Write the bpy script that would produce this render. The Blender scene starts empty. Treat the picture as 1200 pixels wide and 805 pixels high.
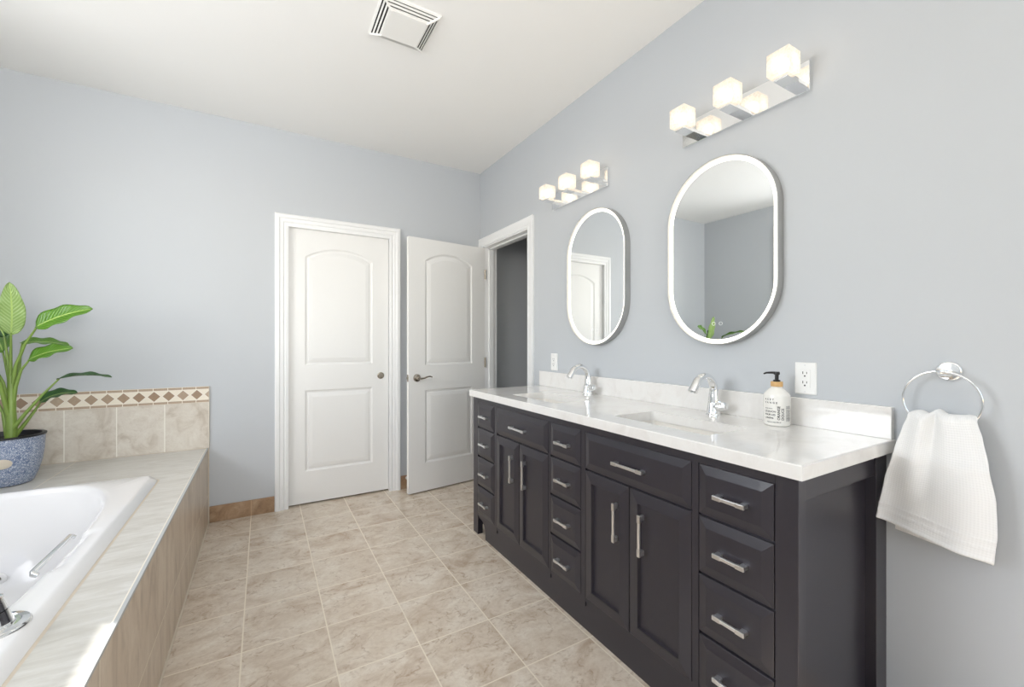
import bpy, bmesh, math, random
from mathutils import Vector, Matrix
from mathutils.geometry import tessellate_polygon
PI = math.pi
random.seed(7)
SC = bpy.context.scene
COL = SC.collection

# ------------------------------------------------------------------ camera
CAM_H = 1.2007
YAW = math.radians(30.381)
cd = bpy.data.cameras.new('camera')
cam = bpy.data.objects.new('camera', cd)
COL.objects.link(cam)
cam.location = (0, 0, CAM_H)
cam.rotation_euler = (PI / 2, 0, -YAW)
cd.sensor_fit = 'HORIZONTAL'
cd.sensor_width = 36.0
cd.lens = 497.4 / 1200 * 36.0
cd.shift_y = -1.5 / 1200
cd.clip_start = 0.02
SC.camera = cam

# ------------------------------------------------------------------ light
W = 1.691          # right wall
D = 3.455          # back wall
H = 2.72           # ceiling
XL = -1.56         # left wall
YF = -1.45         # wall behind the camera
SC.view_settings.view_transform = 'Standard'
SC.view_settings.look = 'None'
SC.view_settings.gamma = 1.0
SC.view_settings.use_curve_mapping = False
SC.view_settings.exposure = 0.12

wd = bpy.data.worlds.new('sky_world'); SC.world = wd; wd.use_nodes = True
wn = wd.node_tree; wn.nodes.clear()
wo = wn.nodes.new('ShaderNodeOutputWorld'); wb = wn.nodes.new('ShaderNodeBackground')
sky = wn.nodes.new('ShaderNodeTexSky'); sky.sky_type = 'NISHITA'; sky.sun_disc = False
sky.sun_elevation = math.radians(35); sky.sun_rotation = math.radians(-120)
wn.links.new(sky.outputs[0], wb.inputs[0]); wb.inputs[1].default_value = 0.25
wn.links.new(wb.outputs[0], wo.inputs[0])

def lamp(name, kind, loc, direction, energy, color, **kw):
    l = bpy.data.lights.new(name, kind); l.energy = energy; l.color = color
    for k, v in kw.items(): setattr(l, k, v)
    o = bpy.data.objects.new(name, l); COL.objects.link(o); o.location = loc
    o.rotation_euler = Vector(direction).to_track_quat('-Z', 'Y').to_euler()
    return o
# the sun through the left window (its patch lies on the tub deck)
_e = math.radians(24.8); _h = Vector((0.785, -0.62, 0)).normalized()
lamp('sun', 'SUN', (-6, 4, 5), (_h.x * math.cos(_e), _h.y * math.cos(_e), -math.sin(_e)), 16.0, (1.0, 0.97, 0.93), angle=0.012)
# daylight of the left window, and an added fill lamp behind the camera
lamp('daylight_left', 'AREA', (XL - 0.42, 1.725, 1.72), (1, 0, -0.02), 44, (0.97, 0.985, 1.0), shape='RECTANGLE', size=1.24, size_y=1.54, spread=math.radians(155))
lamp('fill_front', 'AREA', (0.25, YF - 0.62, 1.45), (-0.8, 1, 0.66), 98, (1.0, 0.985, 0.96), shape='RECTANGLE', size=2.2, size_y=1.5, spread=math.radians(130))

# ------------------------------------------------------------------ materials
def new_mat(name):
    m = bpy.data.materials.new(name); m.use_nodes = True
    nt = m.node_tree; b = nt.nodes['Principled BSDF']
    return m, nt, b
def srgb(r, g, b):
    f = lambda c: (c / 255 / 12.92) if c / 255 <= 0.04045 else ((c / 255 + 0.055) / 1.055) ** 2.4
    return (f(r), f(g), f(b), 1)
def N(nt, t, **kw):
    n = nt.nodes.new(t)
    for k, v in kw.items():
        if k == 'inp':
            for i, x in v.items(): n.inputs[i].default_value = x
        else: setattr(n, k, v)
    return n
def math_node(nt, op, a, b=None, c=None):
    n = nt.nodes.new('ShaderNodeMath'); n.operation = op
    for i, x in enumerate((a, b, c)):
        if x is None: continue
        if isinstance(x, (int, float)): n.inputs[i].default_value = x
        else: nt.links.new(x, n.inputs[i])
    return n.outputs[0]
def mix(nt, fac, a, b):
    n = nt.nodes.new('ShaderNodeMix'); n.data_type = 'RGBA'
    for s, x in ((n.inputs[0], fac), (n.inputs[6], a), (n.inputs[7], b)):
        if hasattr(x, 'node'): nt.links.new(x, s)
        else: s.default_value = x
    return n.outputs[2]
def bump(nt, b, height, strength, dist=0.01):
    n = N(nt, 'ShaderNodeBump', inp={'Strength': strength, 'Distance': dist})
    nt.links.new(height, n.inputs['Height']); nt.links.new(n.outputs[0], b.inputs['Normal'])
def simple(name, col, rough=0.5, metal=0.0, noise=0.0, scale=20, coat=0.0, bumpy=0.0):
    m, nt, b = new_mat(name)
    b.inputs['Roughness'].default_value = rough; b.inputs['Metallic'].default_value = metal
    b.inputs['Coat Weight'].default_value = coat
    tc = N(nt, 'ShaderNodeTexCoord'); tx = N(nt, 'ShaderNodeTexNoise', inp={'Scale': scale, 'Detail': 4.0})
    nt.links.new(tc.outputs['Object'], tx.inputs['Vector'])
    c2 = tuple(c * (1 - noise) for c in col[:3]) + (1,)
    nt.links.new(mix(nt, tx.outputs[0], col, c2), b.inputs['Base Color'])
    if bumpy: bump(nt, b, tx.outputs[0], bumpy, 0.002)
    return m
def ramp(nt, fac, stops):
    r = N(nt, 'ShaderNodeValToRGB'); e = r.color_ramp.elements
    while len(e) < len(stops): e.new(0.5)
    for el, (p, c) in zip(e, stops): el.position = p; el.color = c
    nt.links.new(fac, r.inputs[0]); return r.outputs[0]
M = {}
M['wall'] = simple('painted_wall', srgb(195, 199, 203), 0.62, noise=0.02, scale=3, bumpy=0.02)
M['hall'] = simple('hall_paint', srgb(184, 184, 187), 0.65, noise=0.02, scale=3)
M['ceiling'] = simple('ceiling_paint', srgb(246, 245, 242), 0.8, noise=0.01, scale=5)
M['trim'] = simple('white_trim_paint', srgb(238, 239, 239), 0.32, noise=0.01, scale=8)
M['door'] = simple('white_door_paint', srgb(236, 236, 234), 0.38, noise=0.012, scale=60)
M['vanity'] = simple('charcoal_lacquer', srgb(49, 46, 53), 0.34, noise=0.10, scale=25, coat=0.12)
M['dark'] = simple('gap_shade_black', srgb(18, 17, 18), 0.8)
M['chrome'] = simple('chrome', (0.88, 0.89, 0.90, 1), 0.09, 1.0, noise=0.02)
M['satin'] = simple('satin_chrome', (0.80, 0.80, 0.80, 1), 0.30, 1.0, noise=0.05, scale=300)
M['pull'] = simple('polished_pull_metal', (0.92, 0.93, 0.95, 1), 0.30, 1.0, noise=0.02)
M['nickel'] = simple('brushed_nickel', srgb(172, 164, 152), 0.25, 1.0, noise=0.1, scale=80)
M['frame'] = simple('mirror_frame_metal', srgb(186, 186, 184), 0.38, 0.85, noise=0.03)
M['ceramic'] = simple('white_ceramic', srgb(242, 238, 230), 0.10, noise=0.01, coat=0.4)
M['acrylic'] = simple('tub_acrylic', srgb(234, 234, 235), 0.13, noise=0.01, scale=2, coat=0.3)
M['plastic'] = simple('white_plastic', srgb(240, 240, 238), 0.35, noise=0.01)
M['vent'] = simple('vent_plastic', srgb(243, 242, 238), 0.45, noise=0.01)
M['slot'] = simple('slot_dark', srgb(40, 38, 34), 0.8)
M['black'] = simple('black_plastic', srgb(22, 22, 24), 0.35, noise=0.05)
M['ink'] = simple('label_ink', srgb(40, 40, 42), 0.6)
M['paleink'] = simple('label_small_ink', srgb(120, 120, 120), 0.6)
M['bamboo'] = simple('bamboo_collar', srgb(222, 180, 122), 0.5, noise=0.12, scale=40)
M['bottle'] = simple('bottle_plastic', srgb(240, 238, 232), 0.22, noise=0.01, coat=0.3)
M['grout'] = simple('cream_grout', srgb(214, 203, 186), 0.8, noise=0.08, scale=60)
M['edge'] = simple('edge_strip', srgb(182, 185, 185), 0.35, noise=0.03)
M['soil'] = simple('potting_soil', srgb(34, 28, 24), 0.95, noise=0.5, scale=60, bumpy=0.6)
M['badge'] = simple('cream_badge', srgb(206, 196, 178), 0.5, noise=0.08)
M['mirror'] = simple('mirror_glass', (0.90, 0.92, 0.92, 1), 0.0, 1.0)
M['stem'] = simple('stem_green', srgb(130, 158, 72), 0.4, noise=0.4, scale=18)
M['liner'] = simple('black_liner', srgb(24, 24, 28), 0.4, noise=0.1)

def emis(name, col, s):
    m, nt, b = new_mat(name)
    b.inputs['Base Color'].default_value = (0.9, 0.9, 0.9, 1)
    b.inputs['Emission Color'].default_value = col; b.inputs['Emission Strength'].default_value = s
    return m
M['led'] = emis('led_strip', (1.0, 0.93, 0.78, 1), 1.3)
M['icon'] = emis('led_icon', (1.0, 1.0, 1.0, 1), 0.15)
M['bulb'] = emis('lamp_bulb', (1.0, 0.88, 0.72, 1), 8.0)

def shade_mat():
    m, nt, b = new_mat('ice_glass_shade')
    out = nt.nodes['Material Output']
    tc = N(nt, 'ShaderNodeTexCoord')
    v = N(nt, 'ShaderNodeTexVoronoi', feature='DISTANCE_TO_EDGE', inp={'Scale': 70.0})
    nz = N(nt, 'ShaderNodeTexNoise', inp={'Scale': 60.0, 'Detail': 3.0})
    nt.links.new(tc.outputs['Object'], v.inputs['Vector']); nt.links.new(tc.outputs['Object'], nz.inputs['Vector'])
    em = N(nt, 'ShaderNodeEmission')
    nt.links.new(ramp(nt, nz.outputs[0], [(0.35, (1.0, 0.86, 0.74, 1)), (0.6, (1.0, 0.94, 0.86, 1))]), em.inputs[0])
    em.inputs[1].default_value = 0.85
    tr = N(nt, 'ShaderNodeBsdfTransparent'); gl = N(nt, 'ShaderNodeBsdfGlossy', inp={'Roughness': 0.15})
    fac = ramp(nt, v.outputs['Distance'], [(0.0, (0.10, 0.10, 0.10, 1)), (0.25, (0.26, 0.26, 0.26, 1))])
    tl = N(nt, 'ShaderNodeBsdfTranslucent'); tl.inputs[0].default_value = (0.95, 0.86, 0.74, 1)
    m0 = N(nt, 'ShaderNodeMixShader', inp={0: 0.5}); nt.links.new(em.outputs[0], m0.inputs[1]); nt.links.new(tl.outputs[0], m0.inputs[2])
    m1 = N(nt, 'ShaderNodeMixShader'); nt.links.new(fac, m1.inputs[0])
    nt.links.new(m0.outputs[0], m1.inputs[1]); nt.links.new(tr.outputs[0], m1.inputs[2])
    m2 = N(nt, 'ShaderNodeMixShader', inp={0: 0.06}); nt.links.new(m1.outputs[0], m2.inputs[1]); nt.links.new(gl.outputs[0], m2.inputs[2])
    nt.links.new(m2.outputs[0], out.inputs[0])
    return m
M['shade'] = shade_mat()
def pane_mat():
    m, nt, b = new_mat('window_pane_glass')
    out = nt.nodes['Material Output']
    tr = N(nt, 'ShaderNodeBsdfTransparent'); gl = N(nt, 'ShaderNodeBsdfGlossy', inp={'Roughness': 0.02})
    m2 = N(nt, 'ShaderNodeMixShader', inp={0: 0.06}); nt.links.new(tr.outputs[0], m2.inputs[1]); nt.links.new(gl.outputs[0], m2.inputs[2])
    nt.links.new(m2.outputs[0], out.inputs[0])
    return m
M['pane'] = pane_mat()

def stone(name, axes, pitch, off, light, mid, dark, vein_scale, stretch, grout, gw=0.004, rough=0.28, seed=0.0, coat=0.0, contrast=1.0, bump_s=0.15, rust=None):
    """Tiles laid on a grid of object coordinates; axes = two of 'XYZ', pitch None = no joint."""
    m, nt, b = new_mat(name)
    tc = N(nt, 'ShaderNodeTexCoord'); sp = N(nt, 'ShaderNodeSeparateXYZ'); nt.links.new(tc.outputs['Object'], sp.inputs[0])
    masks, ids = [], []
    for ax, p, o in zip(axes, pitch, off):
        if not p: continue
        q = math_node(nt, 'DIVIDE', math_node(nt, 'SUBTRACT', sp.outputs[ax], o), p)
        ids.append(math_node(nt, 'FLOOR', q))
        fr = math_node(nt, 'FRACT', q)
        d = math_node(nt, 'MULTIPLY', math_node(nt, 'MINIMUM', fr, math_node(nt, 'SUBTRACT', 1.0, fr)), p)
        masks.append(math_node(nt, 'LESS_THAN', d, gw / 2))
    cid = N(nt, 'ShaderNodeCombineXYZ')
    for i, x in enumerate(ids): nt.links.new(x, cid.inputs[i])
    cid.inputs[2].default_value = seed
    wnz = N(nt, 'ShaderNodeTexWhiteNoise', noise_dimensions='3D'); nt.links.new(cid.outputs[0], wnz.inputs[0])
    mp = N(nt, 'ShaderNodeMapping', inp={'Scale': stretch}); nt.links.new(tc.outputs['Object'], mp.inputs[0])
    va = N(nt, 'ShaderNodeVectorMath', operation='SCALE', inp={'Scale': 9.0}); nt.links.new(wnz.outputs['Color'], va.inputs[0])
    vb = N(nt, 'ShaderNodeVectorMath', operation='ADD'); nt.links.new(mp.outputs[0], vb.inputs[0]); nt.links.new(va.outputs[0], vb.inputs[1])
    n1 = N(nt, 'ShaderNodeTexNoise', inp={'Scale': vein_scale, 'Detail': 7.0, 'Roughness': 0.62, 'Distortion': 0.9})
    n2 = N(nt, 'ShaderNodeTexNoise', inp={'Scale': vein_scale * 2.6, 'Detail': 8.0, 'Roughness': 0.7, 'Distortion': 1.6})
    nt.links.new(vb.outputs[0], n1.inputs['Vector']); nt.links.new(vb.outputs[0], n2.inputs['Vector'])
    body = ramp(nt, n1.outputs[0], [(0.30, dark), (0.48, mid), (0.66, light)])
    n3 = N(nt, 'ShaderNodeTexNoise', inp={'Scale': vein_scale * 1.3, 'Detail': 3.0, 'Roughness': 0.55, 'Distortion': 0.6})
    n4 = N(nt, 'ShaderNodeTexNoise', inp={'Scale': vein_scale * 9.0, 'Detail': 6.0, 'Roughness': 0.7, 'Distortion': 0.5})
    nt.links.new(vb.outputs[0], n3.inputs['Vector']); nt.links.new(vb.outputs[0], n4.inputs['Vector'])
    body = mix(nt, math_node(nt, 'MULTIPLY', ramp(nt, n4.outputs[0], [(0.45, (0, 0, 0, 1)), (0.70, (1, 1, 1, 1))]), 0.45 * contrast), body, dark)
    wob = math_node(nt, 'ADD', n3.outputs[0], math_node(nt, 'MULTIPLY', math_node(nt, 'SUBTRACT', n4.outputs[0], 0.5), 0.16))
    vein = math_node(nt, 'ABSOLUTE', math_node(nt, 'SUBTRACT', wob, 0.5))
    vm = ramp(nt, vein, [(0.0, (0.60 * contrast,) * 3 + (1,)), (0.032, (0, 0, 0, 1))])
    vm = math_node(nt, 'MULTIPLY', vm, ramp(nt, n2.outputs[0], [(0.45, (0, 0, 0, 1)), (0.62, (1, 1, 1, 1))]))
    col = mix(nt, vm, body, rust or dark)
    tone = mix(nt, wnz.outputs['Value'], (1, 1, 1, 1), (0.955, 0.95, 0.94, 1))
    mu = N(nt, 'ShaderNodeMix', data_type='RGBA', blend_type='MULTIPLY'); mu.inputs[0].default_value = 1.0
    nt.links.new(col, mu.inputs[6]); nt.links.new(tone, mu.inputs[7]); col = mu.outputs[2]
    if masks:
        g = masks[0]
        for k in masks[1:]: g = math_node(nt, 'MAXIMUM', g, k)
        col = mix(nt, g, col, grout)
        rr = math_node(nt, 'ADD', math_node(nt, 'MULTIPLY', g, 0.5), rough); nt.links.new(rr, b.inputs['Roughness'])
        hgt = math_node(nt, 'SUBTRACT', math_node(nt, 'MULTIPLY', n2.outputs[0], 0.25), g)
        bump(nt, b, hgt, bump_s, 0.004)
    else: b.inputs['Roughness'].default_value = rough
    nt.links.new(col, b.inputs['Base Color']); b.inputs['Coat Weight'].default_value = coat
    return m
M['floor'] = stone('floor_tile', 'XY', (0.3045, 0.307), (-0.072, 0.0235 + 0.0785), srgb(230, 221, 207), srgb(217, 204, 187), srgb(187, 167, 146), 6.0, (0.95, 1.2, 1), srgb(224, 214, 196), 0.0050, 0.24, rust=srgb(146, 116, 86))
M['tubside'] = stone('tub_side_tile', 'YZ', (0.73, 0.31), (1.285 - 0.72, -0.12), srgb(218, 203, 184), srgb(206, 189, 169), srgb(176, 157, 137), 8.0, (1, 1.6, 0.5), srgb(236, 228, 212), 0.005, 0.35, seed=3.0, contrast=0.5)
M['deck'] = stone('tub_deck_tile', 'XY', (0.62, None), (-0.945 + 1.56, 0), srgb(216, 215, 211), srgb(205, 203, 197), srgb(192, 189, 182), 12.0, (0.5, 2.0, 1), srgb(232, 226, 214), 0.005, 0.28, seed=5.0, contrast=0.5)
M['walltile'] = stone('wall_field_tile', 'XZ', (0.229, None), (-0.998 + 1.56, 0), srgb(226, 220, 209), srgb(217, 209, 197), srgb(192, 180, 164), 8.0, (1, 1, 1), srgb(242, 238, 228), 0.005, 0.3, seed=8.0, contrast=0.6)
M['base'] = stone('brown_base_tile', 'XZ', (0.305, None), (-0.072, 0), srgb(186, 160, 132), srgb(168, 138, 108), srgb(138, 110, 84), 9.0, (1, 1, 1), srgb(196, 170, 138), 0.004, 0.4, seed=2.0)
M['quartz'] = stone('white_quartz', 'XY', (None, None), (0, 0), srgb(238, 237, 234), srgb(236, 234, 231), srgb(228, 225, 221), 7.0, (1, 1.5, 1), srgb(240, 240, 240), 0.004, 0.10, seed=4.0, coat=0.4, contrast=0.5)

def band_mat():
    m, nt, b = new_mat('mosaic_border')
    tc = N(nt, 'ShaderNodeTexCoord'); sp = N(nt, 'ShaderNodeSeparateXYZ'); nt.links.new(tc.outputs['Object'], sp.inputs[0])
    P = 0.0725
    q = math_node(nt, 'DIVIDE', math_node(nt, 'SUBTRACT', sp.outputs['X'], -0.447 + 1.56 - P / 2), P)
    idx = math_node(nt, 'FLOOR', q)
    du = math_node(nt, 'MULTIPLY', math_node(nt, 'ABSOLUTE', math_node(nt, 'SUBTRACT', math_node(nt, 'FRACT', q), 0.5)), P)
    dz = math_node(nt, 'ABSOLUTE', math_node(nt, 'SUBTRACT', sp.outputs['Z'], 0.357))
    l1 = math_node(nt, 'ADD', math_node(nt, 'DIVIDE', du, 0.0308), math_node(nt, 'DIVIDE', dz, 0.0315))
    dia = math_node(nt, 'LESS_THAN', l1, 1.0)
    gro = math_node(nt, 'MULTIPLY', math_node(nt, 'LESS_THAN', l1, 1.10), math_node(nt, 'GREATER_THAN', l1, 1.0))
    strip = math_node(nt, 'MULTIPLY', math_node(nt, 'GREATER_THAN', dz, 0.0365), math_node(nt, 'LESS_THAN', dz, 0.0505))
    q2 = math_node(nt, 'FRACT', math_node(nt, 'DIVIDE', math_node(nt, 'SUBTRACT', sp.outputs['X'], -0.379 + 1.56), P))
    sj = math_node(nt, 'GREATER_THAN', math_node(nt, 'MULTIPLY', math_node(nt, 'MINIMUM', q2, math_node(nt, 'SUBTRACT', 1.0, q2)), P), 0.002)
    strip = math_node(nt, 'MULTIPLY', strip, sj)
    wz = N(nt, 'ShaderNodeTexWhiteNoise', noise_dimensions='1D'); nt.links.new(idx, wz.inputs['W'])
    nz = N(nt, 'ShaderNodeTexNoise', inp={'Scale': 90.0, 'Detail': 5.0}); nt.links.new(tc.outputs['Object'], nz.inputs['Vector'])
    brown = mix(nt, wz.outputs['Value'], srgb(158, 131, 106), srgb(196, 178, 155))
    brown = mix(nt, math_node(nt, 'MULTIPLY', nz.outputs[0], 0.6), brown, srgb(146, 120, 96))
    cream = mix(nt, nz.outputs[0], srgb(240, 232, 217), srgb(232, 222, 205))
    c = mix(nt, gro, cream, srgb(244, 238, 226)); c = mix(nt, dia, c, brown); c = mix(nt, strip, c, mix(nt, nz.outputs[0], srgb(168, 146, 124), srgb(188, 168, 146)))
    nt.links.new(c, b.inputs['Base Color']); b.inputs['Roughness'].default_value = 0.4
    bump(nt, b, math_node(nt, 'ADD', math_node(nt, 'ADD', dia, strip), nz.outputs[0]), 0.15, 0.002)
    return m
M['band'] = band_mat()
def pot_mat():
    m, nt, b = new_mat('blue_crackle_glaze')
    tc = N(nt, 'ShaderNodeTexCoord')
    v = N(nt, 'ShaderNodeTexNoise', inp={'Scale': 74.0, 'Detail': 1.5, 'Roughness': 0.4, 'Distortion': 2.6}); nt.links.new(tc.outputs['Object'], v.inputs['Vector'])
    d = math_node(nt, 'ABSOLUTE', math_node(nt, 'SUBTRACT', v.outputs[0], 0.5))
    f = ramp(nt, d, [(0.02, (0, 0, 0, 1)), (0.06, (1, 1, 1, 1))])
    nt.links.new(mix(nt, f, srgb(204, 210, 220), srgb(104, 120, 150)), b.inputs['Base Color'])
    b.inputs['Roughness'].default_value = 0.4
    bump(nt, b, f, 0.3, 0.002)
    return m
M['pot'] = pot_mat()
def leaf_mat(name, face, vein, back):
    m, nt, b = new_mat(name)
    uv = N(nt, 'ShaderNodeUVMap'); uv.uv_map = 'UV'; sp = N(nt, 'ShaderNodeSeparateXYZ'); nt.links.new(uv.outputs[0], sp.inputs[0])
    s = math_node(nt, 'ABSOLUTE', math_node(nt, 'SUBTRACT', sp.outputs['X'], 0.5))
    mid = math_node(nt, 'LESS_THAN', s, 0.035)
    ph = math_node(nt, 'SUBTRACT', math_node(nt, 'MULTIPLY', sp.outputs['Y'], 15.0), math_node(nt, 'MULTIPLY', s, 6.0))
    w = math_node(nt, 'POWER', math_node(nt, 'ABSOLUTE', math_node(nt, 'SINE', math_node(nt, 'MULTIPLY', ph, PI))), 0.6)
    tc = N(nt, 'ShaderNodeTexCoord'); nz = N(nt, 'ShaderNodeTexNoise', inp={'Scale': 14.0, 'Detail': 3.0}); nt.links.new(tc.outputs['Object'], nz.inputs['Vector'])
    base = mix(nt, w, vein, face); base = mix(nt, math_node(nt, 'MULTIPLY', nz.outputs[0], 0.5), base, back)
    c = mix(nt, mid, base, srgb(156, 182, 98))
    nt.links.new(c, b.inputs['Base Color']); b.inputs['Roughness'].default_value = 0.33
    b.inputs['Transmission Weight'].default_value = 0.0
    bump(nt, b, w, 0.35, 0.003)
    return m
M['leaf_a'] = leaf_mat('leaf_green', srgb(78, 126, 26), srgb(118, 158, 52), srgb(46, 88, 20))
M['leaf_b'] = leaf_mat('leaf_pale_underside', srgb(132, 160, 88), srgb(172, 192, 132), srgb(104, 138, 66))
M['leaf_c'] = leaf_mat('leaf_dark', srgb(42, 80, 36), srgb(62, 102, 48), srgb(28, 58, 28))
def towel_mat():
    m, nt, b = new_mat('waffle_cotton')
    uv = N(nt, 'ShaderNodeUVMap'); uv.uv_map = 'UV'; sp = N(nt, 'ShaderNodeSeparateXYZ'); nt.links.new(uv.outputs[0], sp.inputs[0])
    a = math_node(nt, 'SINE', math_node(nt, 'MULTIPLY', sp.outputs['X'], 2 * PI * 38))
    c = math_node(nt, 'SINE', math_node(nt, 'MULTIPLY', sp.outputs['Y'], 2 * PI * 54))
    waf = math_node(nt, 'MULTIPLY', math_node(nt, 'ADD', math_node(nt, 'MAXIMUM', a, c), math_node(nt, 'MULTIPLY', math_node(nt, 'ADD', a, c), 0.5)), 0.6)
    vv = sp.outputs['Y']
    h1 = math_node(nt, 'LESS_THAN', math_node(nt, 'ABSOLUTE', math_node(nt, 'SUBTRACT', vv, 0.965)), 0.02)
    h2 = math_node(nt, 'LESS_THAN', math_node(nt, 'ABSOLUTE', math_node(nt, 'SUBTRACT', vv, 0.865)), 0.006)
    hem = math_node(nt, 'MAXIMUM', h1, h2)
    hh = math_node(nt, 'ADD', math_node(nt, 'MULTIPLY', waf, math_node(nt, 'SUBTRACT', 1.0, hem)), math_node(nt, 'MULTIPLY', hem, 5.0))
    bump(nt, b, hh, 0.16, 0.003)
    nt.links.new(mix(nt, math_node(nt, 'MULTIPLY_ADD', waf, 0.5, 0.5), srgb(234, 234, 233), srgb(240, 240, 239)), b.inputs['Base Color'])
    b.inputs['Roughness'].default_value = 0.95; b.inputs['Sheen Weight'].default_value = 0.3
    return m
M['towel'] = towel_mat()

# ------------------------------------------------------------------ mesh tools
class MB:
    def __init__(s): s.bm = bmesh.new()
    def box(s, x0, x1, y0, y1, z0, z1, bev=0.0, seg=2):
        t = bmesh.new(); bmesh.ops.create_cube(t, size=1.0)
        for v in t.verts: v.co = Vector(((x0 + x1) / 2 + v.co.x * (x1 - x0), (y0 + y1) / 2 + v.co.y * (y1 - y0), (z0 + z1) / 2 + v.co.z * (z1 - z0)))
        if bev: bmesh.ops.bevel(t, geom=t.edges[:], offset=bev, segments=seg, affect='EDGES', profile=0.5)
        return s.add(t)
    def add(s, t, mat=None):
        if mat is not None: bmesh.ops.transform(t, matrix=mat, verts=t.verts[:])
        me = bpy.data.meshes.new('tmp'); t.to_mesh(me); t.free(); s.bm.from_mesh(me); bpy.data.meshes.remove(me); return s
    def loft(s, rings, cap0=True, cap1=True, closed=True):
        rs = [[s.bm.verts.new(p) for p in r] for r in rings]
        n = len(rs[0])
        for a, b in zip(rs, rs[1:]):
            for i in range(n if closed else n - 1):
                j = (i + 1) % n
                s.bm.faces.new((a[i], a[j], b[j], b[i]))
        if cap0: s.bm.faces.new(rs[0][::-1])
        if cap1: s.bm.faces.new(rs[-1])
        return s
    def lathe(s, prof, c=(0, 0, 0), seg=32, axis='Z', cap0=True, cap1=True):
        rings = []
        for r, h in prof:
            ring = []
            for i in range(seg):
                a = 2 * PI * i / seg; p = (r * math.cos(a), r * math.sin(a), h)
                if axis == 'X': p = (p[2], p[0], p[1])
                if axis == 'Y': p = (p[1], p[2], p[0])
                ring.append(Vector(p) + Vector(c))
            rings.append(ring)
        return s.loft(rings, cap0, cap1)
    def tube(s, pts, rad, seg=12, flat=None, cap=True, closed=False):
        pts = [Vector(p) for p in pts]; n = len(pts)
        if not hasattr(rad, '__len__'): rad = [rad] * n
        rings = []; up = None
        for i, p in enumerate(pts):
            if closed: t = (pts[(i + 1) % n] - pts[i - 1]).normalized()
            else: t = (pts[min(i + 1, n - 1)] - pts[max(i - 1, 0)]).normalized()
            if up is None:
                up = Vector((0, 0, 1)) if abs(t.z) < 0.9 else Vector((1, 0, 0))
            sd = t.cross(up).normalized(); up = sd.cross(t).normalized()
            ky = flat if flat else 1.0
            rings.append([p + sd * (rad[i] * math.cos(2 * PI * k / seg)) + up * (rad[i] * ky * math.sin(2 * PI * k / seg)) for k in range(seg)])
        if closed: rings.append(rings[0]); return s.loft(rings, False, False)
        return s.loft(rings, cap, cap)
    def poly(s, outer, holes=(), f=lambda u, v: (u, v, 0)):
        """flat face with holes (triangulated)"""
        loops = [outer] + list(holes)
        tris = tessellate_polygon([[Vector((u, v, 0)) for u, v in l] for l in loops])
        vs = [s.bm.verts.new(f(u, v)) for l in loops for u, v in l]
        for t in tris:
            try: s.bm.faces.new([vs[i] for i in t])
            except ValueError: pass
        return s
    def build(s, name, mat, parent=None, smooth=False, angle=40, normals=True, merge=1e-5):
        bm = s.bm
        if merge: bmesh.ops.remove_doubles(bm, verts=bm.verts[:], dist=merge)
        if normals: bmesh.ops.recalc_face_normals(bm, faces=bm.faces[:])
        me = bpy.data.meshes.new(name); bm.to_mesh(me); bm.free()
        me.materials.append(mat)
        if smooth:
            for p in me.polygons: p.use_smooth = True
            me.set_sharp_from_angle(angle=math.radians(angle))
        o = bpy.data.objects.new(name, me); COL.objects.link(o)
        if parent: o.parent = parent
        return o
def tag(o, label, cat, group=None, kind=None):
    o['label'] = label; o['category'] = cat
    if group: o['group'] = group
    if kind: o['kind'] = kind
    return o
def thing(name, label, cat, loc=(0, 0, 0), rotz=0, group=None, kind=None):
    o = bpy.data.objects.new(name, None); COL.objects.link(o); o.empty_display_size = 0.1
    o.location = loc; o.rotation_euler = (0, 0, rotz)
    return tag(o, label, cat, group, kind)
def copy_thing(o, loc, label, parent=None):
    c = o.copy(); COL.objects.link(c)
    if parent: c.parent = parent
    else: c.location = loc; c['label'] = label
    for ch in list(o.children): copy_thing(ch, None, None, c)
    return c
def inset(poly, d):
    n = len(poly); out = []
    for i in range(n):
        p0, p1, p2 = (Vector(poly[i - 1]), Vector(poly[i]), Vector(poly[(i + 1) % n]))
        e1 = (p1 - p0).normalized(); e2 = (p2 - p1).normalized()
        n1 = Vector((-e1.y, e1.x)); n2 = Vector((-e2.y, e2.x)); m = n1 + n2
        k = d / max(0.3, (m.length / 2)) if m.length else d
        m.normalize(); out.append(tuple(p1 + m * k))
    return out
def rect(u0, u1, v0, v1): return [(u0, v0), (u1, v0), (u1, v1), (u0, v1)]
def rrect(u0, u1, v0, v1, r, n=5):
    out = []
    for cu, cv, a0 in ((u1 - r, v0 + r, -90), (u1 - r, v1 - r, 0), (u0 + r, v1 - r, 90), (u0 + r, v0 + r, 180)):
        for k in range(n + 1):
            a = math.radians(a0 + 90 * k / n); out.append((cu + r * math.cos(a), cv + r * math.sin(a)))
    return out
def arch(u0, u1, v0, v1, rise, n=16):
    out = [(u0, v0), (u1, v0)]; w = (u1 - u0) / 2; R = (w * w + rise * rise) / (2 * rise); a = math.asin(w / R)
    for k in range(n + 1):
        t = a - 2 * a * k / n; out.append(((u0 + u1) / 2 + R * math.sin(t), v1 - R + R * math.cos(t)))
    return out

# ------------------------------------------------------------------ the room
def struct(name, mb, mat, label, cat, **kw):
    return tag(mb.build(name, mat, **kw), label, cat, kind='structure')
T = 0.12
TXB = -0.308      # end of the tub surround
HX = 3.0   # far wall of the hall beyond the doorway
struct('floor', MB().box(XL - T, HX + T, YF - T, D + T, -0.06, 0.0), M['floor'], 'beige marbled square floor tiles with cream joints', 'floor')
struct('ceiling', MB().box(XL - T, HX + T, YF - T, D + T, H, H + 0.06), M['ceiling'], 'plain white flat ceiling above the whole bathroom', 'ceiling')
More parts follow.
